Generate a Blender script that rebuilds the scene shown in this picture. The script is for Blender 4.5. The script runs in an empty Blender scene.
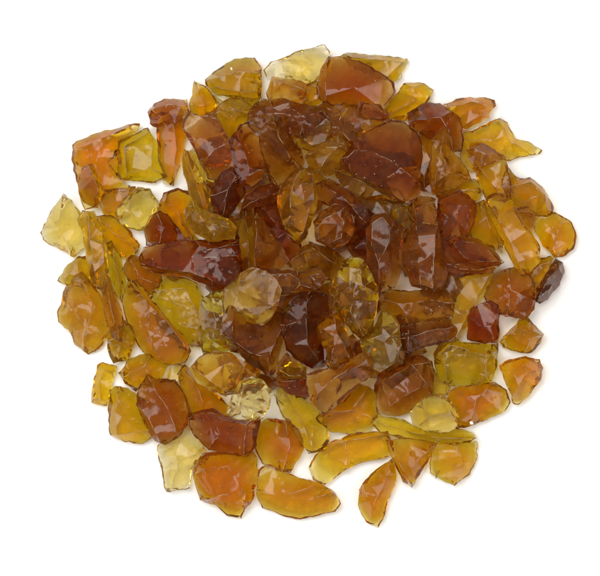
import bpy, bmesh, math, random
import numpy as np
from mathutils import Vector, noise
from mathutils.bvhtree import BVHTree
from mathutils.geometry import delaunay_2d_cdt

# ------------------------------------------------------------------ camera, world, lamps, exposure
S = 0.0005                      # metres per photograph pixel on the table: the pile is about 25 cm across
W, H = 600, 576
CAM_H = 1.7
sc = bpy.context.scene
COL = sc.collection
cam_d = bpy.data.cameras.new("camera")
cam = bpy.data.objects.new("camera", cam_d)
COL.objects.link(cam)
cam.location = (0, 0, CAM_H)
cam_d.sensor_fit = 'HORIZONTAL'
cam_d.sensor_width = 36
cam_d.lens = 36 * CAM_H / (W * S)
cam_d.clip_start = 0.05
cam_d.clip_end = 50
sc.camera = cam

world = bpy.data.worlds.new("World")
sc.world = world
world.use_nodes = True
bg = world.node_tree.nodes["Background"]
bg.inputs[0].default_value = (1.0, 0.975, 0.94, 1)
bg.inputs[1].default_value = 0.38

def area_lamp(name, loc, size, size_y, power, col=(1, 1, 1)):
    d = bpy.data.lights.new(name, 'AREA')
    d.shape = 'RECTANGLE'
    d.size, d.size_y, d.energy, d.color = size, size_y, power, col
    o = bpy.data.objects.new(name, d)
    COL.objects.link(o)
    o.location = loc
    o.rotation_euler = (Vector((0, 0, 0)) - Vector(loc)).to_track_quat('-Z', 'Y').to_euler()
    return o
area_lamp("softbox_lamp", (-0.36, 0.52, 1.3), 0.85, 0.85, 14.0, (1, 0.985, 0.965))
area_lamp("side_softbox_lamp", (-1.15, 0.1, 0.8), 0.9, 1.3, 12.0, (1, 0.985, 0.965))
area_lamp("fill_softbox_lamp", (0.95, -0.3, 0.95), 0.6, 0.8, 7.0, (1, 0.97, 0.93))

sc.render.engine = 'CYCLES'
cy = sc.cycles
cy.max_bounces = 22
cy.transmission_bounces = 20
cy.glossy_bounces = 8
cy.diffuse_bounces = 4
cy.transparent_max_bounces = 8
cy.volume_bounces = 0
cy.caustics_refractive = True
cy.caustics_reflective = True
cy.blur_glossy = 0.6
cy.sample_clamp_indirect = 12
cy.use_denoising = True
cy.use_adaptive_sampling = True
cy.adaptive_threshold = 0.015
sc.view_settings.view_transform = 'Standard'
sc.view_settings.look = 'None'
sc.view_settings.exposure = 0.0
sc.view_settings.gamma = 1.0

# ------------------------------------------------------------------ materials
def glass_material(name, T, rnd, dust=0.05, rough=0.05, frosted=False, haze=0.2):
    """T: how much red, green and blue a 12 px thick piece lets through"""
    m = bpy.data.materials.new(name)
    m.use_nodes = True
    nt = m.node_tree
    nt.nodes.clear()
    N, L = nt.nodes.new, nt.links.new
    out = N("ShaderNodeOutputMaterial")
    tc = N("ShaderNodeTexCoord")
    mp = N("ShaderNodeMapping")
    off = [rnd.uniform(-9, 9) for _ in range(3)]
    mp.inputs["Location"].default_value = off
    mp.inputs["Rotation"].default_value = [rnd.uniform(0, 3) for _ in range(3)]
    L(tc.outputs["Object"], mp.inputs["Vector"])
    # conchoidal ripples + fine pitting
    wv = N("ShaderNodeTexWave")
    wv.wave_type = 'RINGS'
    wv.inputs["Scale"].default_value = rnd.uniform(25, 60)
    wv.inputs["Distortion"].default_value = rnd.uniform(6, 14)
    wv.inputs["Detail"].default_value = 2
    wv.inputs["Detail Scale"].default_value = 1.2
    L(mp.outputs[0], wv.inputs["Vector"])
    nz = N("ShaderNodeTexNoise")
    nz.inputs["Scale"].default_value = 420
    nz.inputs["Detail"].default_value = 5
    nz.inputs["Roughness"].default_value = 0.65
    L(mp.outputs[0], nz.inputs["Vector"])
    add = N("ShaderNodeMath"); add.operation = 'MULTIPLY_ADD'
    L(nz.outputs["Fac"], add.inputs[0])
    add.inputs[1].default_value = 0.5
    L(wv.outputs["Fac"], add.inputs[2])
    bump = N("ShaderNodeBump")
    bump.inputs["Strength"].default_value = 0.9 if frosted else rnd.uniform(0.03, 0.10)
    bump.inputs["Distance"].default_value = 0.0009
    L(add.outputs[0], bump.inputs["Height"])
    # patches of dust and worn skin
    n2 = N("ShaderNodeTexNoise")
    n2.inputs["Scale"].default_value = 240 if frosted else 130
    n2.inputs["Detail"].default_value = 6
    n2.inputs["Roughness"].default_value = 0.7
    L(mp.outputs[0], n2.inputs["Vector"])
    mr = N("ShaderNodeMapRange")
    mr.inputs["From Min"].default_value = 0.45
    mr.inputs["From Max"].default_value = 0.72
    mr.inputs["To Min"].default_value = rough
    mr.inputs["To Max"].default_value = rough + 0.16
    L(n2.outputs["Fac"], mr.inputs["Value"])
    g = N("ShaderNodeBsdfGlass")
    g.distribution = 'GGX'
    g.inputs["IOR"].default_value = 1.39
    g.inputs["Color"].default_value = (1, 1, 1, 1)
    if frosted:
        g.inputs["Roughness"].default_value = 0.35
    else:
        L(mr.outputs[0], g.inputs["Roughness"])
    L(bump.outputs[0], g.inputs["Normal"])
    df = N("ShaderNodeBsdfDiffuse")
    df.inputs["Color"].default_value = (0.80, 0.66, 0.48, 1) if frosted else (0.42, 0.27, 0.15, 1)
    mix = N("ShaderNodeMixShader")
    md = N("ShaderNodeMapRange")
    if frosted:
        md.inputs["From Min"].default_value = 0.42
        md.inputs["From Max"].default_value = 0.66
        md.inputs["To Min"].default_value = 0.08
        md.inputs["To Max"].default_value = 0.6
    else:
        md.inputs["From Min"].default_value = 0.42
        md.inputs["From Max"].default_value = 0.75
        md.inputs["To Min"].default_value = dust * 0.2
        md.inputs["To Max"].default_value = dust * 1.8
    L(n2.outputs["Fac"], md.inputs["Value"])
    # tiny pale chips and grit on the skin
    vo = N("ShaderNodeTexVoronoi")
    vo.inputs["Scale"].default_value = 620
    L(mp.outputs[0], vo.inputs["Vector"])
    ms = N("ShaderNodeMapRange")
    ms.inputs["From Min"].default_value = 0.10
    ms.inputs["From Max"].default_value = 0.17
    ms.inputs["To Min"].default_value = 1.0
    ms.inputs["To Max"].default_value = 0.0
    L(vo.outputs["Distance"], ms.inputs["Value"])
    sp = N("ShaderNodeSeparateColor")
    L(vo.outputs["Color"], sp.inputs[0])
    gt = N("ShaderNodeMath"); gt.operation = 'GREATER_THAN'
    gt.inputs[1].default_value = 0.93
    L(sp.outputs[0], gt.inputs[0])
    mu = N("ShaderNodeMath"); mu.operation = 'MULTIPLY'
    L(ms.outputs[0], mu.inputs[0]); L(gt.outputs[0], mu.inputs[1])
    ma = N("ShaderNodeMath"); ma.operation = 'MULTIPLY_ADD'; ma.use_clamp = True
    L(mu.outputs[0], ma.inputs[0]); ma.inputs[1].default_value = 0.6
    L(md.outputs[0], ma.inputs[2])
    dc = N("ShaderNodeMix"); dc.data_type = 'RGBA'
    L(mu.outputs[0], dc.inputs[0])
    dc.inputs[6].default_value = df.inputs["Color"].default_value[:]
    dc.inputs[7].default_value = (0.85, 0.72, 0.55, 1)
    L(dc.outputs[2], df.inputs["Color"])
    L(ma.outputs[0], mix.inputs[0])
    # crusty broken skin: part of the light is scattered in the colour of the glass
    skin = N("ShaderNodeBsdfDiffuse")
    skin.inputs["Color"].default_value = [min(.7, t ** 2.3 * .85 + .002) for t in T] + [1]
    L(bump.outputs[0], skin.inputs["Normal"])
    tl = N("ShaderNodeBsdfTranslucent")
    tl.inputs["Color"].default_value = [min(.8, t ** 1.2 * .9) for t in T] + [1]
    sk2 = N("ShaderNodeMixShader"); sk2.inputs[0].default_value = 0.35
    L(skin.outputs[0], sk2.inputs[1]); L(tl.outputs[0], sk2.inputs[2])
    n3 = N("ShaderNodeTexNoise")
    n3.inputs["Scale"].default_value = 190
    n3.inputs["Detail"].default_value = 7
    n3.inputs["Roughness"].default_value = 0.72
    n3.inputs["Distortion"].default_value = 0.6
    L(mp.outputs[0], n3.inputs["Vector"])
    m3 = N("ShaderNodeMapRange")
    m3.inputs["From Min"].default_value = 0.36
    m3.inputs["From Max"].default_value = 0.68
    m3.inputs["To Min"].default_value = haze * 0.5
    m3.inputs["To Max"].default_value = haze * 1.9
    L(n3.outputs["Fac"], m3.inputs["Value"])
    body = N("ShaderNodeMixShader")
    L(m3.outputs[0], body.inputs[0]); L(g.outputs[0], body.inputs[1]); L(sk2.outputs[0], body.inputs[2])
    L(body.outputs[0], mix.inputs[1])
    L(df.outputs[0], mix.inputs[2])
    L(mix.outputs[0], out.inputs["Surface"])
    va = N("ShaderNodeVolumeAbsorption")
    k = [-math.log(max(1e-4, t)) / (12 * S) for t in T]
    d = max(k) * 1.02
    va.inputs["Density"].default_value = d
    va.inputs["Color"].default_value = [1 - x / d for x in k] + [1]
    L(va.outputs[0], out.inputs["Volume"])
    return m

#       transmittance through 12 px        dust
KIND = {
    'P': ((.92, .84, .50), .02),      # pale yellow-green
    'Y': ((.82, .635, .07), .02),      # yellow olive
    'G': ((.82, .685, .11), .02),      # greenish yellow
    'A': ((.87, .652, .06), .02),     # amber
    'O': ((.85, .61, .04), .02),     # orange
    'T': ((.83, .63, .11), .03),     # tan
    'B': ((.73, .44, .06), .025),     # brown
    'M': ((.73, .44, .08), .035),      # mauve-brown, dusty
    'R': ((.65, .29, .04), .02),      # red-brown
    'D': ((.64, .33, .05), .025),     # dark brown
    'K': ((.42, .20, .06), .03),     # nearly black
}

def smooth_floor():
    m = bpy.data.materials.new("white_sweep")
    m.use_nodes = True
    b = m.node_tree.nodes["Principled BSDF"]
    b.inputs["Base Color"].default_value = (0.93, 0.925, 0.915, 1)
    b.inputs["Roughness"].default_value = 0.7
    b.inputs["Specular IOR Level"].default_value = 0.25
    nz = m.node_tree.nodes.new("ShaderNodeTexNoise")
    nz.inputs["Scale"].default_value = 900
    bp = m.node_tree.nodes.new("ShaderNodeBump")
    bp.inputs["Strength"].default_value = 0.03
    bp.inputs["Distance"].default_value = 0.0005
    m.node_tree.links.new(nz.outputs["Fac"], bp.inputs["Height"])
    m.node_tree.links.new(bp.outputs[0], b.inputs["Normal"])
    return m

me = bpy.data.meshes.new("table_surface")
me.from_pydata([(-4, -4, 0), (4, -4, 0), (4, 4, 0), (-4, 4, 0)], [], [(0, 1, 2, 3)])
fl = bpy.data.objects.new("table_surface", me)
COL.objects.link(fl)
me.materials.append(smooth_floor())
fl['kind'] = 'structure'
fl['label'] = 'plain white tabletop under the pile of glass'

# ------------------------------------------------------------------ one chip
def roughen(pts, rnd, closed=True, amp=0.13, step=5.5):
    out = []
    n = len(pts)
    for i in range(n if closed else n - 1):
        a, b = pts[i], pts[(i + 1) % n]
        out.append(a)
        dx, dy = b[0] - a[0], b[1] - a[1]
        l = math.hypot(dx, dy)
        k = int(l // step)
        for j in range(k):
            t = (j + 1) / (k + 1)
            o = rnd.uniform(-amp, amp) * l / (k + 1) * 1.4
            out.append((a[0] + dx * t - dy / l * o, a[1] + dy * t + dx / l * o))
    if not closed:
        out.append(pts[-1])
    return out

def inside(p, poly):
    c = False
    j = len(poly) - 1
    for i in range(len(poly)):
        a, b = poly[i], poly[j]
        if (a[1] > p[1]) != (b[1] > p[1]) and p[0] < (b[0] - a[0]) * (p[1] - a[1]) / (b[1] - a[1]) + a[0]:
            c = not c
        j = i
    return c

def chip_bmesh(outline, ridges, t, rnd, crumple=0.0, plain=False):
    """closed faceted mesh in photograph pixels (x, y up), bottom near z = 0; the outline keeps its traced shape"""
    ring = roughen(outline, rnd)
    n0 = len(ring)
    cx = sum(p[0] for p in ring) / n0
    cyy = sum(p[1] for p in ring) / n0
    ga, gm = rnd.uniform(0, 6.28), rnd.uniform(0.05, 0.3)
    ext = max(math.hypot(p[0] - cx, p[1] - cyy) for p in ring)
    grad = lambda x, y: gm * ((x - cx) * math.cos(ga) + (y - cyy) * math.sin(ga)) / ext
    verts2, z, edges = [Vector(p) for p in ring], [], [(i, (i + 1) % n0) for i in range(n0)]
    z = [t * (0.34 + 0.6 * grad(*p) + rnd.uniform(-.03, .03)) for p in ring]
    if not ridges:
        # a broken top: a large flat facet that reaches the rim on one side and slopes off on the others
        ha = rnd.uniform(0, 6.28)
        base = [outline[i] for i in range(len(outline))]
        pl = []
        for p in base:
            a = math.atan2(p[1] - cyy, p[0] - cx)
            f = 0.72 + 0.2 * math.cos(a - ha) + rnd.uniform(-.06, .06)
            pl.append((cx + (p[0] - cx) * f, cyy + (p[1] - cyy) * f))
        keep = [q for i, q in enumerate(pl) if len(pl) <= 6 or rnd.random() < .62]
        if len(keep) < 3:
            keep = pl
        ridges = [keep + [keep[0]]]
        flat = True
    else:
        flat = False
    # a facet edge that is not closed runs out to the rim
    ext_r = []
    for ri, r in enumerate(ridges):
        r = list(r)
        closed = len(r) > 3 and r[0] == r[-1]
        if not closed:
            others = [q for k, o in enumerate(ridges) if k != ri for q in o]
            for end in (0, -1):
                e, nb = r[end], r[1 if end == 0 else -2]
                if others and min(math.hypot(e[0] - q[0], e[1] - q[1]) for q in others) < 3:
                    continue
                dl = math.hypot(e[0] - nb[0], e[1] - nb[1]) or 1
                ux, uy = (e[0] - nb[0]) / dl, (e[1] - nb[1]) / dl
                def cost(v):
                    d = math.hypot(v[0] - e[0], v[1] - e[1])
                    return d * (1.5 - ((v[0] - e[0]) * ux + (v[1] - e[1]) * uy) / (d or 1))
                q = min(ring, key=cost)
                if 2.5 < math.hypot(q[0] - e[0], q[1] - e[1]) < 22:
                    r = [q] + r if end == 0 else r + [q]
        ext_r.append(r)
    ridges = ext_r
    for r in ridges:
        open_ridge = not (len(r) > 3 and r[0] == r[-1])
        closed = len(r) > 3 and r[0][0] == r[-1][0] and r[0][1] == r[-1][1]
        rr = roughen([(q[0], q[1]) for q in r], rnd, closed=False, amp=0.06, step=9)
        i0 = len(verts2)
        first = i0
        for j, q in enumerate(rr):
            last = closed and j == len(rr) - 1
            if not last:
                # a ridge point on the rim keeps to it
                dmin, kmin = min(((q[0] - v[0]) ** 2 + (q[1] - v[1]) ** 2, k) for k, v in enumerate(ring))
                if dmin < 6:
                    idx = kmin
                    z[kmin] = max(z[kmin], t * (0.5 if open_ridge else 0.6))
                else:
                    if not inside(q, ring):
                        continue
                    verts2.append(Vector(q))
                    z.append(t * (0.93 + grad(*q) + (0 if flat else rnd.uniform(-.07, .07))))
                    idx = len(verts2) - 1
            else:
                idx = start
            if j == 0 or first is None:
                start = idx
                first = idx
            else:
                if prev != idx:
                    edges.append((prev, idx))
            prev = idx
    # lesser hollows and bumps between the drawn edges: more facets, each with its own tilt
    dring = lambda q: min(math.hypot(q[0] - v[0], q[1] - v[1]) for v in ring)
    dmax = 0.0
    for _ in range(24):
        q = (cx + rnd.uniform(-ext, ext), cyy + rnd.uniform(-ext, ext))
        if inside(q, ring):
            dmax = max(dmax, dring(q))
    area = abs(sum(ring[i][0] * ring[(i + 1) % n0][1] - ring[(i + 1) % n0][0] * ring[i][1] for i in range(n0))) / 2
    want, tries = max(0, min(2, int(area / 650))), 0
    while want and tries < 60:
        tries += 1
        q = (cx + rnd.uniform(-ext, ext), cyy + rnd.uniform(-ext, ext))
        if not inside(q, ring) or dring(q) < 3.5 or min(math.hypot(q[0] - v.x, q[1] - v.y) for v in verts2) < 5:
            continue
        verts2.append(Vector(q))
        z.append(t * (0.36 + 0.48 * min(1, dring(q) / (dmax or 1)) + grad(*q) + rnd.uniform(-.06, .1)))
        want -= 1
    res = delaunay_2d_cdt(verts2, edges, [list(range(n0))], 1, 1e-4)
    v2, _, fs, ov = res[0], res[1], res[2], res[3]
    bm = bmesh.new()
    tv = []
    for k, v in enumerate(v2):
        src = ov[k]
        if src:
            zz = z[src[0]]
        else:   # crossing of two ridges
            zz = t * 0.9
        tv.append(bm.verts.new((v.x, v.y, zz)))
    for f in fs:
        if len(set(f)) == len(f):
            try:
                bm.faces.new([tv[i] for i in f])
            except ValueError:
                pass
    # the edges drawn above are the edges of the real facets
    lay = bm.edges.layers.int.new("ridge")
    bm.edges.ensure_lookup_table()
    drawn = {}
    for ei, (a, b) in enumerate(res[1]):
        if res[4][ei]:
            drawn[frozenset((a, b))] = 1
    tvi = {v: k for k, v in enumerate(tv)}
    for e in bm.edges:
        if frozenset((tvi[e.verts[0]], tvi[e.verts[1]])) in drawn:
            e[lay] = 1
    # side walls and underside hang off whatever boundary the top has
    bmesh.ops.recalc_face_normals(bm, faces=bm.faces)
    if sum(f.normal.z * f.calc_area() for f in bm.faces) < 0:
        bmesh.ops.reverse_faces(bm, faces=bm.faces)
    loop_edges = [e for e in bm.edges if e.is_boundary]
    nxt = {}
    for e in loop_edges:
        l = e.link_loops[0]
        nxt[l.vert] = l.link_loop_next.vert
    start_v = min(nxt, key=lambda v: (v.co.x, v.co.y))
    loop = [start_v]
    while nxt[loop[-1]] is not start_v and len(loop) < 400:
        loop.append(nxt[loop[-1]])
    low_a = rnd.uniform(0, 6.28)
    mid, low = [], []
    for v in loop:
        a = math.atan2(v.co.y - cyy, v.co.x - cx)
        f1 = 0.94 + 0.035 * math.sin(2 * a + low_a)
        f2 = 0.74 + 0.13 * math.cos(a - low_a)
        mid.append(bm.verts.new((cx + (v.co.x - cx) * f1, cyy + (v.co.y - cyy) * f1, v.co.z * 0.55)))
        low.append(bm.verts.new((cx + (v.co.x - cx) * f2, cyy + (v.co.y - cyy) * f2, 0.06 * t + 0.06 * t * math.cos(a - low_a))))
    n = len(loop)
    for i in range(n):
        j = (i + 1) % n
        bm.faces.new((loop[j], loop[i], mid[i], mid[j]))
        bm.faces.new((mid[j], mid[i], low[i], low[j]))
    cb = bm.verts.new((cx + rnd.uniform(-2, 2), cyy + rnd.uniform(-2, 2), 0.0))
    for i in range(n):
        j = (i + 1) % n
        bm.faces.new((low[j], low[i], cb))
    bmesh.ops.triangulate(bm, faces=bm.faces)
    bm.normal_update()
    for _ in range(3):
        long = [e for e in bm.edges if e.calc_length() > 4.6]
        if not long:
            break
        bmesh.ops.subdivide_edges(bm, edges=long, cuts=1, use_grid_fill=False)
        bmesh.ops.triangulate(bm, faces=[f for f in bm.faces if len(f.verts) > 3])
    sd = Vector((rnd.uniform(-99, 99), rnd.uniform(-99, 99), rnd.uniform(-99, 99)))
    amp = 0.013 * min(t, 22)
    for v in bm.verts:
        p = v.co
        d = noise.noise_vector(p / 11 + sd) * amp + noise.noise_vector(p / 3.6 + sd) * amp * 0.2
        v.co = p + Vector((d.x * .45, d.y * .45, d.z))
        v.co += Vector((rnd.uniform(-.2, .2), rnd.uniform(-.2, .2), 0))
        if crumple and v.co.z > 0.35 * t:
            # broken, step-like skin
            q = p / 8.5 + sd
            v.co.z += crumple * (abs(noise.noise(q)) * 2 - .45 + .5 * noise.noise(q * 2.3)) * min(t, 20) * .07
    bmesh.ops.remove_doubles(bm, verts=bm.verts, dist=1.0)
    bm.normal_update()
    # worn, chipped edges
    sharp = [e for e in bm.edges if not plain and len(e.link_faces) == 2 and rnd.random() > .3 and (e[lay] == 1 and e.calc_face_angle(0) > math.radians(9) or e.calc_face_angle(0) > math.radians(70))]
    for f in bm.faces:
        f.smooth = True
        f.material_index = 0
    bmesh.ops.bevel(bm, geom=sharp, offset=0.23, offset_type='OFFSET', segments=1, profile=0.6, affect='EDGES', clamp_overlap=False, material=1, loop_slide=True)
    bmesh.ops.triangulate(bm, faces=[f for f in bm.faces if len(f.verts) > 4])
    bm.normal_update()
    for e in bm.edges:
        if len(e.link_faces) == 2 and e.calc_face_angle(0) > math.radians(20):
            e.smooth = False
    return bm

# ------------------------------------------------------------------ letting the chips come to rest on each other
CELL = 2.0
GW, GH = int(W / CELL), int(H / CELL)
HM = np.zeros((GW, GH))

def rest(bm, lift=0.0, q=90, slope=0.42):
    """shear the chip so that it lies on what is beneath it, keeping its outline"""
    bvh = BVHTree.FromBMesh(bm)
    xs = [v.co.x for v in bm.verts]
    ys = [v.co.y for v in bm.verts]
    cells = []
    for i in range(int(min(xs) / CELL), int(max(xs) / CELL) + 1):
        for j in range(int(min(ys) / CELL), int(max(ys) / CELL) + 1):
            if not (0 <= i < GW and 0 <= j < GH):
                continue
            x, y = (i + .5) * CELL, (j + .5) * CELL
            up = bvh.ray_cast(Vector((x, y, -500)), Vector((0, 0, 1)))
            if up[0] is None:
                continue
            dn = bvh.ray_cast(Vector((x, y, 500)), Vector((0, 0, -1)))
            if dn[0] is None:
                continue
            cells.append((i, j, x, y, up[0].z, dn[0].z))
    c = np.array(cells)
    I, J = c[:, 0].astype(int), c[:, 1].astype(int)
    x, y, zb, zt = c[:, 2], c[:, 3], c[:, 4], c[:, 5]
    sup = HM[I, J]
    mx, my = x.mean(), y.mean()
    D = sup - zb
    A = np.stack([x - mx, y - my, np.ones(len(x))], 1)
    sol = np.linalg.lstsq(A, D, rcond=None)[0]
    a, b = float(sol[0]), float(sol[1])
    s = math.hypot(a, b)
    if s > slope:
        a, b = a * slope / s, b * slope / s
    pl = a * (x - mx) + b * (y - my)
    c0 = max(float(np.percentile(D - pl, q)), float((0.15 - zb - pl).max())) + lift
    HM[I, J] = np.maximum(sup, zt + pl + c0)
    return a, b, c0, mx, my

def put(bm, name, label, code, group, rnd, lift=0.0, q=90, rough=0.08):
    a, b, c0, mx, my = rest(bm, lift, q)
    zc = c0 + 8
    f = (CAM_H / S - zc) / (CAM_H / S)           # its own height: a little nearer the lens than the table
    for v in bm.verts:
        v.co.z += a * (v.co.x - mx) + b * (v.co.y - my) + c0
    ox, oy, oz = (mx - W / 2), (my - H / 2), min(v.co.z for v in bm.verts)
    for v in bm.verts:
        v.co = Vector(((v.co.x - mx) * f * S, (v.co.y - my) * f * S, (v.co.z - oz) * S))
    me = bpy.data.meshes.new(name)
    bm.to_mesh(me)
    bm.free()
    T, dust = KIND[code]
    haze = {'P': .05, 'A': .08, 'O': .08, 'Y': .08, 'G': .08}.get(code, .17)
    j = rnd.uniform(0.9, 1.3)
    T = tuple(min(.97, t ** (j * rnd.uniform(.93, 1.07))) for t in T)
    me.materials.append(glass_material("glass", T, rnd, dust * rnd.uniform(.6, 1.5), rough, haze=haze))
    me.materials.append(glass_material("glass_worn_edge", T, rnd, dust, rough, frosted=True, haze=haze))
    o = bpy.data.objects.new(name, me)
    COL.objects.link(o)
    o.location = (ox * f * S, oy * f * S, oz * S)
    o['label'] = label
    o['category'] = 'glass chip'
    o['group'] = group
    return o

# ------------------------------------------------------------------ chips at the bottom of the pile
rnd = random.Random(11)
GAPS = [(188, 136), (172, 198), (128, 262), (155, 294), (405, 206), (408, 178), (478, 188), (504, 240), (406, 287), (286, 352), (200, 290), (140, 350),
        (212, 349), (178, 384), (276, 400), (222, 402), (345, 455), (376, 385), (506, 345), (425, 350), (346, 103), (262, 90), (358, 338), (335, 432), (375, 440), (488, 318)]
fillers = 0
tries = 0
spots = []
while fillers < 80 and tries < 3000:
    tries += 1
    r, a = 150 * math.sqrt(rnd.random()), rnd.uniform(0, 6.283)
    x, y = 305 + r * math.cos(a) * 1.02, 262 + r * math.sin(a)
    if any(math.hypot(x - g[0], y - g[1]) < 13 for g in GAPS) or any(math.hypot(x - s[0], y - s[1]) < 13.5 for s in spots):
        continue
    spots.append((x, y))
    k = rnd.randint(6, 8)
    ra, rb, ro = rnd.uniform(15, 20), rnd.uniform(10, 14), rnd.uniform(0, 3.14)
    pts = []
    for i in range(k):
        th = 6.283 * i / k + rnd.uniform(-.25, .25)
        u, v = ra * math.cos(th) * rnd.uniform(.8, 1.1), rb * math.sin(th) * rnd.uniform(.8, 1.1)
        pts.append((x + u * math.cos(ro) - v * math.sin(ro), H - (y + u * math.sin(ro) + v * math.cos(ro))))
    if sum((pts[i][0] * pts[(i + 1) % k][1] - pts[(i + 1) % k][0] * pts[i][1]) for i in range(k)) < 0:
        pts.reverse()
    bm = chip_bmesh(pts, [], rnd.uniform(15, 22), rnd, plain=True)
    put(bm, 'glass_chip', 'amber brown glass chip buried in the lowest layer, seen only between the chips above it', rnd.choice('AOOBRB'), 'chips buried in the lowest layer', rnd, q=80)
    fillers += 1

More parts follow.
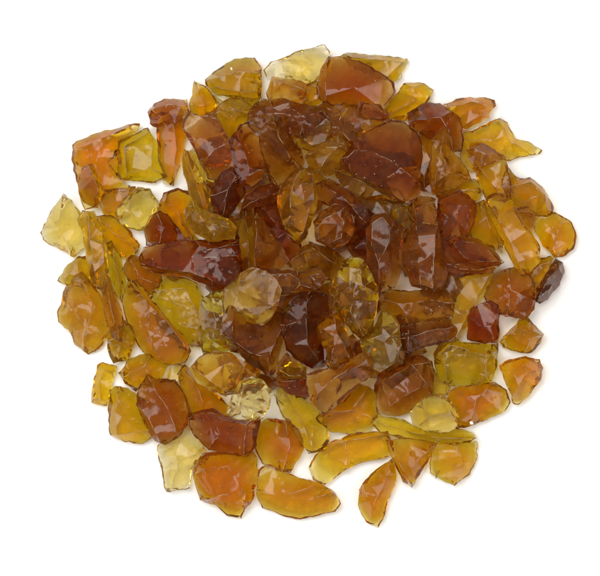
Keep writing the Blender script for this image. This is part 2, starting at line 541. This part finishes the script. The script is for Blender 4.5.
# ------------------------------------------------------------------ the chips one sees, lowest first
# (name, colour, thickness, label, outline in photograph pixels, ridges)
def C(name, code, t, label, out, ridges):
    pt = lambda s: [tuple(float(c) for c in p.split(',')) for p in s.split()]
    return name, code, t, label, pt(out), [pt(r) for r in ridges.split('/') if r.strip()]
CHIPS = [
    # ---- lower layer, top edge
    C("glass_chip", 'P', 9, "small pale olive chip wedged under the honey block at the eleven o'clock rim",
      "210,88 235,92 262,98 256,114 232,114 216,106", ""),
    C("glass_chip", 'A', 10, 'small plain amber chip between the pale green shard and the big brown wedge',
      "300,86 316,80 325,88 322,106 306,108 300,100", ""),
    C("glass_shard", 'P', 13, 'pale green clear shard, longest and lightest at the top rim of the pile',
      "263,70 270,62 300,50 325,44 331,54 329,66 318,80 308,85 285,79 266,77", "292,54 300,66 303,80"),
    C("glass_piece", 'Y', 14, 'honey yellow block with a rounded top beside the pale green shard',
      "205,79 214,71 235,58 255,57 262,68 262,102 250,106 235,99 214,93 206,86", "212,80 240,72 258,74/216,88 240,92 260,92"),
    C("glass_piece", 'Y', 12, "olive amber slab with a dark rim, topmost at the one o'clock rim",
      "340,56 347,52 360,54 385,56 407,58 409,62 402,72 402,77 393,83 375,80 350,68", "352,58 385,61 402,63 390,74"),
    C("glass_chip", 'A', 12, 'amber chip with a knife-thin curved edge just below the olive topmost slab',
      "398,92 404,83 424,83 434,90 431,97 422,107 405,121 388,120 383,110 390,98", "414,92 413,102 388,115"),
    C("glass_piece", 'A', 11, 'dull amber panel behind the large dark dome, under the brown wedge',
      "335,108 345,104 378,112 385,126 365,134 348,146 338,144 324,130", ""),
    C("glass_chip", 'O', 13, "orange chip with a knobbly brown rim at the two o'clock edge",
      "443,104 460,98 485,97 495,100 496,106 489,114 489,118 475,125 464,132 452,118", "450,108 470,102 486,106 482,116 466,124"),
    C("glass_shard", 'A', 10, "amber shard ending in a pointed yellow tail at the two o'clock rim",
      "462,134 500,118 508,122 515,138 522,140 528,141 543,150 540,154 525,157 500,163 475,172 460,170", "500,122 510,142 525,150/466,140 495,140 510,142"),
    C("glass_piece", 'Y', 13, 'large lobed yellow chip swelling outward below the shard with the pointed tail',
      "506,164 512,172 520,178 530,177 545,190 554,208 551,216 535,216 518,212 504,200 498,180", "512,186 530,182 545,196 546,210/520,210 530,198 545,196"),
    C("glass_piece", 'A', 12, 'pale amber flat piece with glassy stripe running down towards the long brown plank',
      "466,150 485,144 506,160 512,186 512,204 488,204 478,182", "470,156 495,188"),
    C("glass_chip", 'O', 9, 'dark amber trapezoid lying over the base of the shard with the pointed tail',
      "470,143 480,139 495,149 507,158 490,165 475,168 468,158", "474,148 496,160"),
    C("glass_chip", 'B', 8, 'small brown knob tucked between the long plank and the lobed yellow chip',
      "516,208 528,206 537,214 536,228 527,230", ""),
    C("glass_piece", 'O', 12, "flat orange panel with beige rim at the three o'clock edge",
      "533,216 555,212 572,222 577,235 574,249 566,256 555,258 543,246 535,232", "562,218 556,236 552,250"),
    C("glass_chip", 'O', 9, "orange flat piece pressed against the blackish stone at the three o'clock edge",
      "530,268 540,258 556,254 552,270 540,290 530,290", ""),
    C("glass_pebble", 'K', 16, "blackish pebble with a grey shine, darkest stone on the three o'clock rim",
      "534,302 536,288 545,274 555,258 563,262 565,272 560,285 548,300 540,304", "546,280 558,268 562,276/538,296 546,280 556,288"),
    C("glass_chip", 'O', 8, 'small amber tail poking out below the crumpled tan and orange lump',
      "520,296 535,292 535,308 527,319 512,316", ""),
    C("glass_chip", 'Y', 15, "yellow faceted chip at the four o'clock edge, right by the small red block",
      "499,342 503,336 515,325 520,318 528,317 536,326 544,334 541,343 532,353 520,353 503,348", "504,338 516,328 532,331 540,334/532,331 526,352"),
    C("glass_chip", 'A', 16, "amber chip with mauve lower facet, outermost at the four o'clock edge",
      "499,365 505,361 525,356 540,359 543,368 541,380 530,395 519,405 513,404 511,395 505,382", "520,359 526,372 513,392/526,372 542,368"),
    C("glass_piece", 'A', 10, 'large flat amber pane running from the lens-shaped chip down to the ridged olive block',
      "420,268 450,268 488,266 491,276 475,305 458,338 445,350 436,336 446,315 443,295 430,280", "489,276 474,304 456,337"),
    C("glass_chip", 'Y', 7, 'small yellow chip glimpsed beneath the ridged olive block beside the windowed dark chip',
      "430,366 440,376 450,384 446,396 432,398 424,384", ""),
    # left side low
    C("glass_piece", 'A', 12, "large square amber block with a crackled brown corner at the ten o'clock rim",
      "71,160 72,145 76,141 96,133 130,124 140,123 138,130 122,139 119,158 122,182 135,191 104,194 98,204 84,200 78,185", "78,150 95,142 128,128/100,150 96,165 102,180 104,192/78,150 100,150"),
    C("glass_chip", 'O', 9, 'small deep amber wedge hanging below the large square block',
      "96,196 104,190 136,186 132,198 118,217 104,219", ""),
    C("glass_shard", 'O', 13, 'upright orange sliver leaning on the lower corner of the large square block',
      "82,168 92,163 99,178 105,192 98,208 84,210 78,192 77,183", "90,166 98,186 98,205"),
    C("glass_piece", 'O', 12, 'tall orange bar beneath a brown cap, next to the yellow green cube',
      "156,116 178,112 187,122 184,150 181,162 174,186 163,184 158,160", "172,118 177,150 173,182"),
    C("glass_chip", 'B', 13, 'brown cap on top of the tall orange bar',
      "147,112 154,103 164,98 187,99 189,112 178,122 156,128 150,124", "152,110 168,105 186,106/168,105 158,124"),
    C("glass_chip", 'O', 13, 'amber spike pointing up between the brown cap and the honey block',
      "194,80 200,84 206,86 220,104 215,114 204,119 190,116 189,105 192,90", "196,84 203,98 206,115"),
    C("glass_piece", 'P', 15, "pale yellow three-cornered chip at the nine o'clock rim",
      "40,233 50,212 63,193 72,200 82,214 88,228 84,248 75,258 60,250 43,240", "50,216 60,228 70,248/63,196 60,228"),
    C("glass_chip", 'Y', 11, 'small yellow olive wedge between the pale three-cornered chip and the big tan lump',
      "57,281 64,268 78,256 90,256 94,276 85,288 68,286", "66,278 78,264"),
    C("glass_shard", 'A', 11, 'amber arm reaching out of the star of blades towards the pale olive cube',
      "94,216 110,214 128,228 140,245 138,252 130,262 114,254 100,240", "100,220 120,238 136,250"),
    C("glass_piece", 'T', 16, "big tan olive lump alone at the nine o'clock edge with a pitted flank",
      "63,292 75,275 82,271 92,282 101,295 107,315 108,335 100,348 88,355 75,345 68,330 58,322 57,312 62,300", "80,276 96,306 84,335 86,350/66,288 80,284"),
    C("glass_shard", 'Y', 12, 'long yellow blade on the inner side of the star of blades',
      "104,244 112,240 122,260 126,282 122,304 115,294 107,266", "112,246 118,270 120,298"),
    C("glass_chip", 'Y', 13, 'dark amber foot with fractured facets under the brown spine',
      "106,334 115,325 125,320 136,333 134,348 128,360 113,364 108,352", "110,340 122,336 132,345/122,336 118,360"),
    C("glass_chip", 'A', 10, "small bright yellow block, outermost at the eight o'clock rim",
      "92,388 97,365 103,362 117,366 114,378 112,388 107,406 91,403", "97,368 112,371/94,398 107,400"),
    C("glass_piece", 'Y', 13, 'pale amber rounded slab below the small bright yellow block',
      "109,390 115,386 128,388 142,398 148,420 156,435 142,444 125,442 110,435 108,420", "120,392 116,412 118,434/118,434 150,430"),
    C("glass_chip", 'Y', 13, 'yellow olive chip above the large mauve and orange boat-shaped chip',
      "118,373 130,358 148,352 162,358 184,366 184,380 170,384 155,380 142,384 136,392 125,384", "124,374 145,366 150,356/145,366 150,380"),
    C("glass_piece", 'P', 12, "pale greenish clear chip hanging at the seven o'clock rim",
      "157,446 168,436 185,426 195,432 207,450 200,460 192,470 190,488 175,491 166,492 163,480 160,465", "168,440 180,460 172,488/180,460 204,450"),
    C("glass_piece", 'A', 16, "large amber block lowest at the seven o'clock rim with a dark toe",
      "193,470 205,452 230,452 252,450 258,458 258,475 253,500 245,510 241,519 228,517 215,505 200,500 195,485", "205,468 228,465 238,480 242,498/201,500 222,494 246,492"),
    C("glass_piece", 'O', 14, 'orange brown block leaning between the golden plate and the olive bar',
      "256,425 268,418 290,420 302,430 307,443 300,458 290,473 278,470 262,464 255,448", "286,424 290,445 284,468"),
    C("glass_shard", 'Y', 11, 'long mottled olive bar slanting down beside the big mauve cleaver',
      "276,396 283,388 300,398 316,408 325,425 327,440 320,448 308,451 298,437 285,417", "288,396 300,420 312,446"),
    C("glass_piece", 'A', 12, "long tan slab with an olive lower face, lowest chip at the six o'clock rim",
      "258,470 265,464 280,468 300,478 320,482 335,492 341,504 335,512 318,516 300,520 280,515 262,508 256,495", "258,490 280,497 300,490 322,484 336,496"),
    C("glass_shard", 'A', 12, "curved amber arc with a mauve square facet at the six o'clock side",
      "308,468 315,455 330,442 350,434 370,432 388,430 393,445 391,456 370,461 350,468 335,478 325,485 313,480", "345,438 347,468/325,446 347,440 387,434"),
    C("glass_shard", 'O', 13, 'upright orange blade standing alone under the curved arc',
      "359,490 365,480 378,468 392,458 396,470 395,485 388,500 385,515 378,528 366,522 358,505", "391,462 384,482 372,508/362,484 372,508"),
    C("glass_piece", 'A', 12, "amber triangle pointing down with a dark tip at the five o'clock rim",
      "384,440 400,438 420,438 437,442 432,455 420,475 412,488 403,482 395,465", "388,442 405,474/432,446 405,474 411,484"),
    C("glass_piece", 'O', 12, 'orange fan-shaped chip beside the downward pointing triangle',
      "430,443 455,441 478,442 477,460 470,475 455,486 445,482 430,473", "454,444 464,462 456,484"),
    C("glass_piece", 'O', 12, 'amber chunk with a dark lower edge under the big mauve cleaver',
      "318,418 332,406 348,396 356,385 367,389 377,398 376,415 370,430 350,433 330,429 320,422", "330,412 352,410 374,418/352,410 362,396"),
    C("glass_chip", 'B', 9, 'small dark red brown wedge between the olive bar and the dark boulder',
      "274,382 285,370 304,370 308,396 290,394", "278,382 300,380"),
    C("glass_chip", 'Y', 8, 'tiny yellow chip peeping out above the small red brown wedge',
      "280,370 292,360 306,368 304,378 286,378", ""),
    C("glass_piece", 'O', 13, 'orange strip lying between the boat-shaped chip and the flat mauve tan slab',
      "179,376 186,367 200,380 215,394 230,408 225,418 205,416 190,411 185,396", "187,371 200,392 206,412"),
    C("glass_chip", 'Y', 9, 'olive yellow wedge under the flat mauve tan slab',
      "228,378 245,362 260,370 254,384 240,394 226,394", ""),
    C("glass_piece", 'O', 14, "orange brown lump at the five o'clock side touching the clear pale pebble",
      "444,395 455,387 475,383 495,382 507,390 511,402 505,412 490,418 470,426 456,430 450,410", "460,392 475,400 492,384/475,400 470,422"),
    # inner low
    C("glass_piece", 'Y', 11, 'dim yellow sheet deep behind the dark brown angled shard',
      "222,222 240,198 250,184 264,172 272,184 256,200 246,218 238,232", ""),
    C("glass_chip", 'Y', 10, 'yellow slip beside the upright olive strip under the square mauve block',
      "187,154 197,148 207,165 216,184 216,206 208,214 198,192 191,172", ""),
    C("glass_piece", 'Y', 12, 'yellow sheet deep below the large dark dome, towards the gap',
      "348,186 370,192 398,192 412,204 406,226 386,228 364,220 352,210", "360,198 385,202 404,208"),
    C("glass_chip", 'Y', 9, 'small yellow chip beside the gap above the long clear brown shard',
      "394,208 408,204 414,222 406,242 393,236", ""),
    C("glass_piece", 'A', 12, 'amber block sloping behind the blackened folded chip, above the purple brown one',
      "410,124 434,130 436,165 432,192 424,186 414,176 408,155", ""),
    C("glass_chip", 'A', 11, 'orange amber chip below the foot of the grey brown crumpled shard',
      "436,188 450,182 474,180 480,188 479,198 470,205 455,198 442,204", "444,190 470,190"),
    C("glass_piece", 'Y', 12, 'dark olive leaf beside the long plank, under the amber foot',
      "468,206 484,199 493,212 506,240 502,253 490,248 472,240 464,226", "483,204 488,224 500,248"),
    C("glass_piece", 'D', 13, 'dark red brown block left of the olive leaf, above the lens-shaped chip',
      "440,200 460,192 474,202 475,215 468,236 455,242 442,238 436,220", "446,204 468,206 466,232"),
    C("glass_chip", 'B', 11, 'brown chip wrapped around under the lens-shaped chip',
      "440,246 452,236 466,256 498,264 490,272 456,276 440,266", ""),
    C("glass_piece", 'B', 13, "crumpled tan and orange lump under the lens-shaped chip near the three o'clock side",
      "490,276 508,268 525,266 534,280 536,292 534,310 525,318 505,317 492,312 484,296", "508,272 510,290 506,314/510,290 532,300"),
    C("glass_piece", 'O', 12, 'orange wedge glowing behind the dark brown chunk and the olive boulder',
      "159,210 165,195 178,190 192,194 192,212 192,230 200,242 185,242 170,224", "165,202 178,212 190,236"),
    C("glass_piece", 'B', 12, 'brown olive chip supporting the end of the big red brown slab',
      "122,270 132,256 145,260 160,272 160,288 148,294 132,284", "132,262 140,278 156,284"),
    C("glass_piece", 'G', 13, 'yellow olive pane with fine dark cracks, left of the greenish fluted chip',
      "152,300 160,284 167,278 185,280 196,285 199,292 209,310 210,332 200,344 182,342 162,322", "162,290 185,288 200,316 196,336/170,302 186,306"),
    C("glass_piece", 'G', 12, 'greenish fluted chip between the cracked olive pane and the pale round pebble',
      "202,302 212,294 224,292 226,318 236,340 222,354 204,352 200,335", "212,298 216,325 210,348/222,300 226,340"),
    C("glass_piece", 'A', 12, 'dim amber sheet with brown patch left of the shell-like dark chip',
      "204,118 220,106 232,99 246,102 254,115 250,124 238,132 232,142 218,130", "212,116 230,108 248,114"),
    C("glass_chip", 'O', 9, 'orange chip glowing under the dark crinkled shell',
      "296,138 325,120 331,128 327,142 310,150 298,146", ""),
    C("glass_piece", 'R', 12, 'dark red brown piece behind the glowing upright chip',
      "254,206 275,200 286,212 288,230 280,240 266,228 256,218", "262,208 274,222 282,232"),
    C("glass_piece", 'Y', 11, 'yellow brown upright strip left of the blue grey triangle',
      "238,216 250,208 257,220 258,250 255,272 243,270 236,245", "246,212 248,240 249,266"),
    C("glass_piece", 'R', 14, 'deep red mass stretching right of the chip with a looped white edge',
      "350,215 368,212 382,224 384,260 376,282 362,270 350,250", "366,218 370,244 372,272"),
    C("glass_piece", 'D', 12, 'dark red ridge running behind the looped chip up to the yellow oval',
      "314,186 330,180 346,188 362,204 372,224 358,228 344,212 325,204 314,198", "324,186 342,196 362,220"),
    C("glass_chip", 'R', 10, 'red brown base peeping out below the glowing upright chip',
      "268,232 285,226 300,244 304,260 290,266 278,256", ""),
    C("glass_piece", 'B', 13, 'brown glass plate joining the pale pebble with the dark boulder',
      "262,296 286,286 312,288 330,282 334,300 320,312 296,316 272,310", ""),
    C("glass_piece", 'D', 12, 'dark red glass beneath the long crinkled bar near the windowed dark chip',
      "396,330 414,326 420,346 410,354 398,350", ""),
    C("glass_piece", 'Y', 11, 'yellow sliver under the amber long bar beside the gap',
      "376,340 392,330 404,346 402,362 388,370 376,360", ""),
    # ---- middle layer
    C("glass_piece", 'B', 15, 'broad olive brown pane lying under the pale round pebble',
      "222,320 230,306 248,312 266,318 278,312 285,322 281,345 277,362 272,378 262,370 248,362 238,350 226,336", "226,335 250,352 268,358 281,330/268,358 271,376"),
    C("glass_shard", 'B', 13, 'brown spine running down the middle of the star of blades',
      "100,256 105,260 112,285 118,300 124,320 122,343 112,337 106,320 102,300 99,280", "104,262 110,300 120,338"),
    C("glass_shard", 'Y', 13, "pale olive blade, widest of the star of blades at the nine o'clock side",
      "77,220 82,210 94,211 101,225 107,250 109,280 104,292 93,287 86,260 83,235", "88,214 90,240 98,288/88,214 102,236 107,280"),
    C("glass_cube", 'P', 16, "pale olive cube with mossy scratches near the ten o'clock side",
      "115,213 122,200 138,187 150,188 158,200 159,207 150,222 143,231 128,229 116,220", "138,190 128,206 120,216/128,206 142,229"),
    C("glass_cube", 'G', 11, 'yellow green cube resting on the large square amber block',
      "117,141 148,127 156,140 158,155 168,176 155,183 125,181 117,178 118,158", "124,148 148,132 153,142 152,168 128,174 124,148/152,168 166,176/128,174 124,180"),
    C("glass_piece", 'Y', 15, 'large olive chip with a long white scratched ridge, below the red brown slab',
      "122,302 128,284 138,281 150,298 165,316 185,338 190,350 184,362 165,363 145,353 136,341 127,321", "132,284 150,305 170,325 186,345/150,305 148,330 160,358"),
    C("glass_piece", 'B', 14, "large wedge of red brown glass, biggest at the twelve o'clock rim",
      "328,56 345,57 362,62 385,75 394,82 396,92 385,106 365,110 345,107 330,105 317,98 316,88 320,70", "328,57 326,76 325,103"),
    C("glass_chip", 'R', 10, 'small red brown chip under the lower edge of the biggest wedge',
      "360,102 380,104 389,113 387,123 368,119 358,112", ""),
    C("glass_piece", 'D', 17, "purple brown angular stone at the two o'clock side with a grey face",
      "407,113 418,106 430,102 440,103 452,111 461,118 464,140 462,152 450,153 435,142 420,134 409,126", "412,122 440,118 450,112/440,118 448,130 452,150"),
    C("glass_piece", 'D', 16, 'dark crinkled shell-like chip with white ripples below the pale green shard',
      "249,113 256,103 264,98 270,101 282,97 300,104 320,107 327,115 325,127 315,135 300,139 285,132 270,126 258,136 249,126", "270,102 276,114 270,124/290,108 305,118 322,112/276,114 305,118 300,136"),
    C("glass_piece", 'B', 14, 'small brown chip under the pale green shard, topped by a rough edge',
      "266,92 272,76 290,79 306,83 306,101 292,104 268,101", "274,82 290,84 303,90"),
    C("glass_piece", 'M', 15, "square mauve block with two crossing white edges near the eleven o'clock side",
      "183,122 190,112 202,118 214,112 222,128 231,142 239,158 241,174 225,180 208,178 199,160 190,141 184,131", "204,163 215,150 229,143/214,114 222,128 229,143 240,172"),
    C("glass_piece", 'T', 13, 'upright olive strip with a bright edge below the square mauve block',
      "182,160 184,150 190,152 200,173 210,198 220,214 215,222 205,219 195,206 188,190 184,175", "187,155 196,180 206,214"),
    C("glass_piece", 'D', 15, 'dark brown angled shard with web-like white cracks above the yellow sheet',
      "213,186 222,172 233,167 243,177 246,191 236,206 226,220 214,215 211,200", "213,196 228,190 236,176 241,177/228,190 224,214"),
    C("glass_piece", 'T', 14, 'tan lumpy chip resting on the upper edge of the red brown slab',
      "184,211 191,201 200,209 215,214 228,219 236,228 234,239 208,241 195,233 186,222", "194,206 204,222 214,236/204,222 230,228"),
    C("glass_piece", 'D', 15, 'dark chunk with grey corner between the red brown slab and the pale olive cube',
      "144,226 150,216 160,211 168,215 178,228 190,242 165,246 146,245", "158,213 164,228 160,243"),
    C("glass_piece", 'R', 14, 'dark red leaf lying above the blue grey triangle',
      "240,214 246,196 258,186 272,183 281,188 282,196 275,203 260,206 250,210", "242,208 258,200 280,192"),
    C("glass_piece", 'R', 14, 'deep red rounded block standing between the square mauve block and the tan shard',
      "234,134 240,125 250,121 257,126 261,145 264,165 263,180 250,189 240,183 236,170 232,155 229,142", "238,136 247,160 249,176/249,176 262,170"),
    C("glass_piece", 'M', 15, 'long tan shard with white spine left of the crumpled grey chip',
      "259,133 265,125 273,116 281,118 292,140 301,150 304,160 301,169 286,179 278,186 265,166 261,150", "273,118 279,138 290,158 299,168"),
    C("glass_piece", 'T', 14, 'crumpled greyish clear chip in the upper middle, below the amber panel',
      "305,158 312,148 320,141 338,137 348,145 346,158 339,171 325,177 312,168", "312,154 326,148 344,148/320,170 328,156 340,146"),
    C("glass_piece", 'Y', 15, 'smooth yellow oval chip below the white rim of the large dark dome',
      "333,166 350,166 370,178 392,192 396,200 370,202 350,194 338,182", "340,172 362,182 388,198"),
    C("glass_piece", 'D', 15, 'large dark dome crossed by one curved white edge in the upper middle',
      "341,163 347,150 358,139 375,127 392,120 405,123 418,132 422,146 420,165 419,192 408,203 395,196 370,181 343,169", "347,158 354,151 372,152 395,164 416,182"),
    C("glass_piece", 'T', 15, 'greyish brown crumpled shard upright between the dark dome and the amber foot',
      "431,140 445,127 450,132 453,150 468,170 473,181 462,183 455,191 440,195 432,195 428,175 430,155", "444,130 440,150 448,170 468,178/440,150 434,185"),
    C("glass_piece", 'A', 14, "long plank of tan and amber glass at the three o'clock side",
      "486,197 492,193 503,193 512,200 525,222 540,245 541,262 530,275 520,277 512,262 495,226 487,211", "488,202 506,236 522,272/510,200 536,246/518,262 538,256"),
    C("glass_piece", 'M', 16, 'dark shard with a pale lavender facet left of the long clear brown shard',
      "366,230 374,216 385,214 398,223 405,230 402,250 403,268 395,286 380,292 372,276 367,256", "371,224 382,217 390,228 389,240 378,262 371,246 371,224/378,262 379,282"),
    C("glass_piece", 'B', 13, 'amber brown lumpy bar lying above the dark crinkled bar',
      "377,297 392,289 410,292 430,288 448,291 453,303 452,318 430,322 410,328 395,328 384,312", "384,300 402,304 430,300 450,303/402,304 408,322"),
    C("glass_piece", 'D', 15, 'dark crinkled purple brown bar left of the flat amber pane',
      "398,328 412,324 430,321 448,317 457,331 453,341 430,346 412,351 400,349", "409,326 407,348/412,336 432,330 450,328"),
    C("glass_cube", 'R', 13, "small red block with a curved mauve top near the four o'clock side",
      "467,317 470,308 480,303 490,300 499,305 500,330 498,343 485,344 467,340", "469,316 478,325 490,327 499,310/490,327 494,341"),
    C("glass_piece", 'G', 17, "ridged olive yellow block with shell-like ripples at the four o'clock side",
      "433,354 440,343 452,335 462,342 480,343 498,343 498,366 492,381 480,386 450,386 440,381 434,364", "449,345 465,349 483,355 497,352/449,345 444,364 448,384/483,355 486,372 478,384/434,358 449,345"),
    C("glass_piece", 'M', 14, 'lens-shaped grey brown chip with a full white rim above the amber pane',
      "449,243 455,236 475,239 490,247 504,262 498,265 480,267 462,263 452,254", "453,244 458,240 474,243 488,250 498,261 480,262 464,258 453,244"),
    C("glass_piece", 'G', 15, 'olive green chip tucked under the large tan olive slab, above the windowed dark chip',
      "360,338 375,326 382,311 392,314 399,325 401,345 393,361 380,371 368,364", "366,340 382,334 398,336/382,334 382,312"),
    C("glass_piece", 'B', 15, "dark brown chip with a square window-like ridge near the five o'clock side",
      "375,385 380,372 395,368 410,359 420,354 431,362 433,380 431,395 415,406 410,412 395,416 378,413 377,400", "381,381 396,373 411,364 426,383 407,394 390,406 381,381/411,364 429,362"),
    C("glass_piece", 'B', 16, "boat-shaped chip, mauve on one flank, orange on the other, at the eight o'clock side",
      "136,405 138,388 147,373 158,379 175,379 185,394 191,410 188,425 178,438 165,445 155,441 145,426", "147,375 155,388 168,408 177,432/138,404 150,420 160,440"),
    C("glass_piece", 'T', 14, "flat mauve tan slab above the golden plate at the seven o'clock side",
      "190,368 200,357 215,351 232,354 245,364 239,380 226,396 212,391 198,383", "194,368 204,376 222,388"),
    C("glass_piece", 'P', 15, 'pale beige crumpled chip resting against the golden plate',
      "227,413 232,397 240,382 252,377 263,381 272,391 269,408 262,419 248,421 235,419", "244,384 240,404 232,414/258,382 262,398 252,418/240,404 262,410"),
    C("glass_piece", 'Y', 9, "thin golden olive strip crossing to the five o'clock rim under the clear pale pebble",
      "370,423 375,414 400,419 420,427 440,431 460,429 475,432 477,438 470,443 440,444 415,440 395,437 380,433", "378,422 405,430 440,438 472,438"),
    C("glass_piece", 'B', 14, 'golden brown plate with yellow ends spanning above the lowest amber block',
      "187,424 189,414 205,409 213,408 225,415 245,420 262,411 259,430 257,446 248,457 225,455 208,450 192,434", "190,416 212,412 226,420 246,424 258,416/212,412 220,434 208,448/246,424 244,454"),
    # ---- top layer
    C("glass_piece", 'R', 15, 'big flat red brown slab lying crosswise above the cracked olive pane',
      "138,257 142,247 158,242 190,240 215,239 232,236 239,234 241,250 240,272 236,280 222,288 208,286 190,278 170,274 152,273 140,266", "142,264 160,268 190,272 212,280/204,252 237,242/204,258 238,256"),
    C("glass_piece", 'T', 15, 'tan grey panel with a flat matt face below the glowing upright chip',
      "290,262 300,248 312,243 328,248 338,252 350,263 343,274 334,283 315,276 298,276", "298,256 312,248 342,268"),
    C("glass_piece", 'M', 14, 'brown chip with a pale grey window facet right of the round pale pebble',
      "254,268 278,269 297,271 320,268 329,277 322,286 312,292 286,293 268,291 260,280", "297,273 300,285 313,289/297,273 268,275/319,270 326,277"),
    C("glass_piece", 'M', 18, 'blue grey triangular facet chip at the very middle of the pile',
      "253,222 257,213 264,221 276,240 290,261 281,269 265,269 253,270", "257,217 256,240 255,266"),
    C("glass_piece", 'M', 19, 'clear brown chip with an oval loop of white edge, near the middle',
      "313,221 320,212 335,203 346,206 355,218 354,233 346,245 330,248 316,241", "317,228 324,219 337,213 344,222 341,238 329,244 319,239 317,228/337,213 346,208"),
    C("glass_piece", 'O', 16, 'upright glowing amber chip with an orange spark, topmost near the middle',
      "277,196 282,183 292,172 303,167 312,172 318,190 317,207 311,225 306,238 298,246 288,239 283,226 279,212", "302,169 294,181 290,200 290,216 284,230/312,176 314,200 300,240"),
    C("glass_piece", 'M', 13, 'long clear brown shard standing between the lavender facet chip and the lens-shaped one',
      "398,248 404,234 412,219 414,200 422,193 436,199 438,220 442,245 447,268 446,282 438,291 425,291 411,286 403,268", "415,202 416,230 421,248 418,262 420,284/434,202 436,226 433,260 432,288/418,262 426,258 432,266 428,282"),
    C("glass_piece", 'D', 17, 'dark brown boulder with a white cracked crest below the grey window facet chip',
      "282,314 291,300 305,292 320,291 332,297 337,305 326,318 320,327 322,345 326,363 312,369 298,361 286,350 281,330", "308,294 306,318 308,345 319,362/286,325 306,318"),
    C("glass_piece", 'M', 16, 'big mauve cleaver-shaped chip with one curved white edge, below the orange tipped chip',
      "305,375 320,369 345,364 358,354 370,349 376,361 374,373 358,386 345,399 325,416 312,406 306,391", "311,400 330,381 350,368 367,363 374,369/311,400 320,411"),
    C("glass_piece", 'Y', 17, 'large tan olive slab with scratches right of the dark boulder',
      "329,290 334,276 341,263 350,256 361,257 369,268 377,285 379,297 376,315 371,332 362,339 352,333 341,316 334,305", "344,264 354,272 366,266/334,296 356,282 374,292/356,282 350,312 362,334"),
    C("glass_cube", 'O', 19, 'orange tipped four-sided chip leaning on the dark boulder',
      "315,327 325,315 334,306 343,318 351,345 351,358 342,367 330,370 326,350 318,338", "333,309 336,330 349,356/336,330 330,366"),
    C("glass_pebble", 'P', 19, "clear pale pebble with rounded outline near the five o'clock rim",
      "410,412 418,402 430,394 442,393 452,402 459,415 458,426 445,434 430,433 412,424", "420,404 428,416 418,426/428,416 450,410"),
    C("glass_pebble", 'T', 8, 'round honey coloured pebble, palest stone near the middle of the pile',
      "220,298 225,285 237,274 252,267 266,270 277,280 282,290 278,305 272,318 262,326 250,323 240,315 226,312 220,306", "241,273 238,290 233,312/238,312 258,316 272,306"),
]
MID_START = next(i for i, c in enumerate(CHIPS) if c[3].startswith('broad olive brown'))
TOP_START = next(i for i, c in enumerate(CHIPS) if c[3].startswith('big flat red brown'))
TOPG = 'amber and brown glass chips of the pile'
for i, (name, code, t, label, out, ridges) in enumerate(CHIPS):
    rnd = random.Random(1000 + i)
    P = [(p[0], H - p[1]) for p in out]
    if sum((P[k][0] * P[(k + 1) % len(P)][1] - P[(k + 1) % len(P)][0] * P[k][1]) for k in range(len(P))) < 0:
        P.reverse()
    R = [[(p[0], H - p[1]) for p in r] for r in ridges]
    cxx = sum(p[0] for p in P) / len(P)
    cyy = sum(p[1] for p in P) / len(P)
    # chips inside the pile reach a little way under their neighbours
    g = 1.0 if math.hypot(cxx - 305, cyy - (H - 270)) > 175 or i >= TOP_START else 1.1 if i < MID_START else 1.04
    P = [(cxx + (p[0] - cxx) * g, cyy + (p[1] - cyy) * g) for p in P]
    crumple = 1.0 if any(w in label for w in ('crinkled', 'crumpled', 'ripples', 'lumpy', 'fractured', 'fluted')) else (.6 if any(w in label for w in ('scratch', 'crackled', 'mottled', 'pitted', 'cracked')) else rnd.choice((0, 0, .25)))
    bm = chip_bmesh(P, R, t * 1.55, rnd, crumple)
    put(bm, name, label, code, TOPG, rnd)
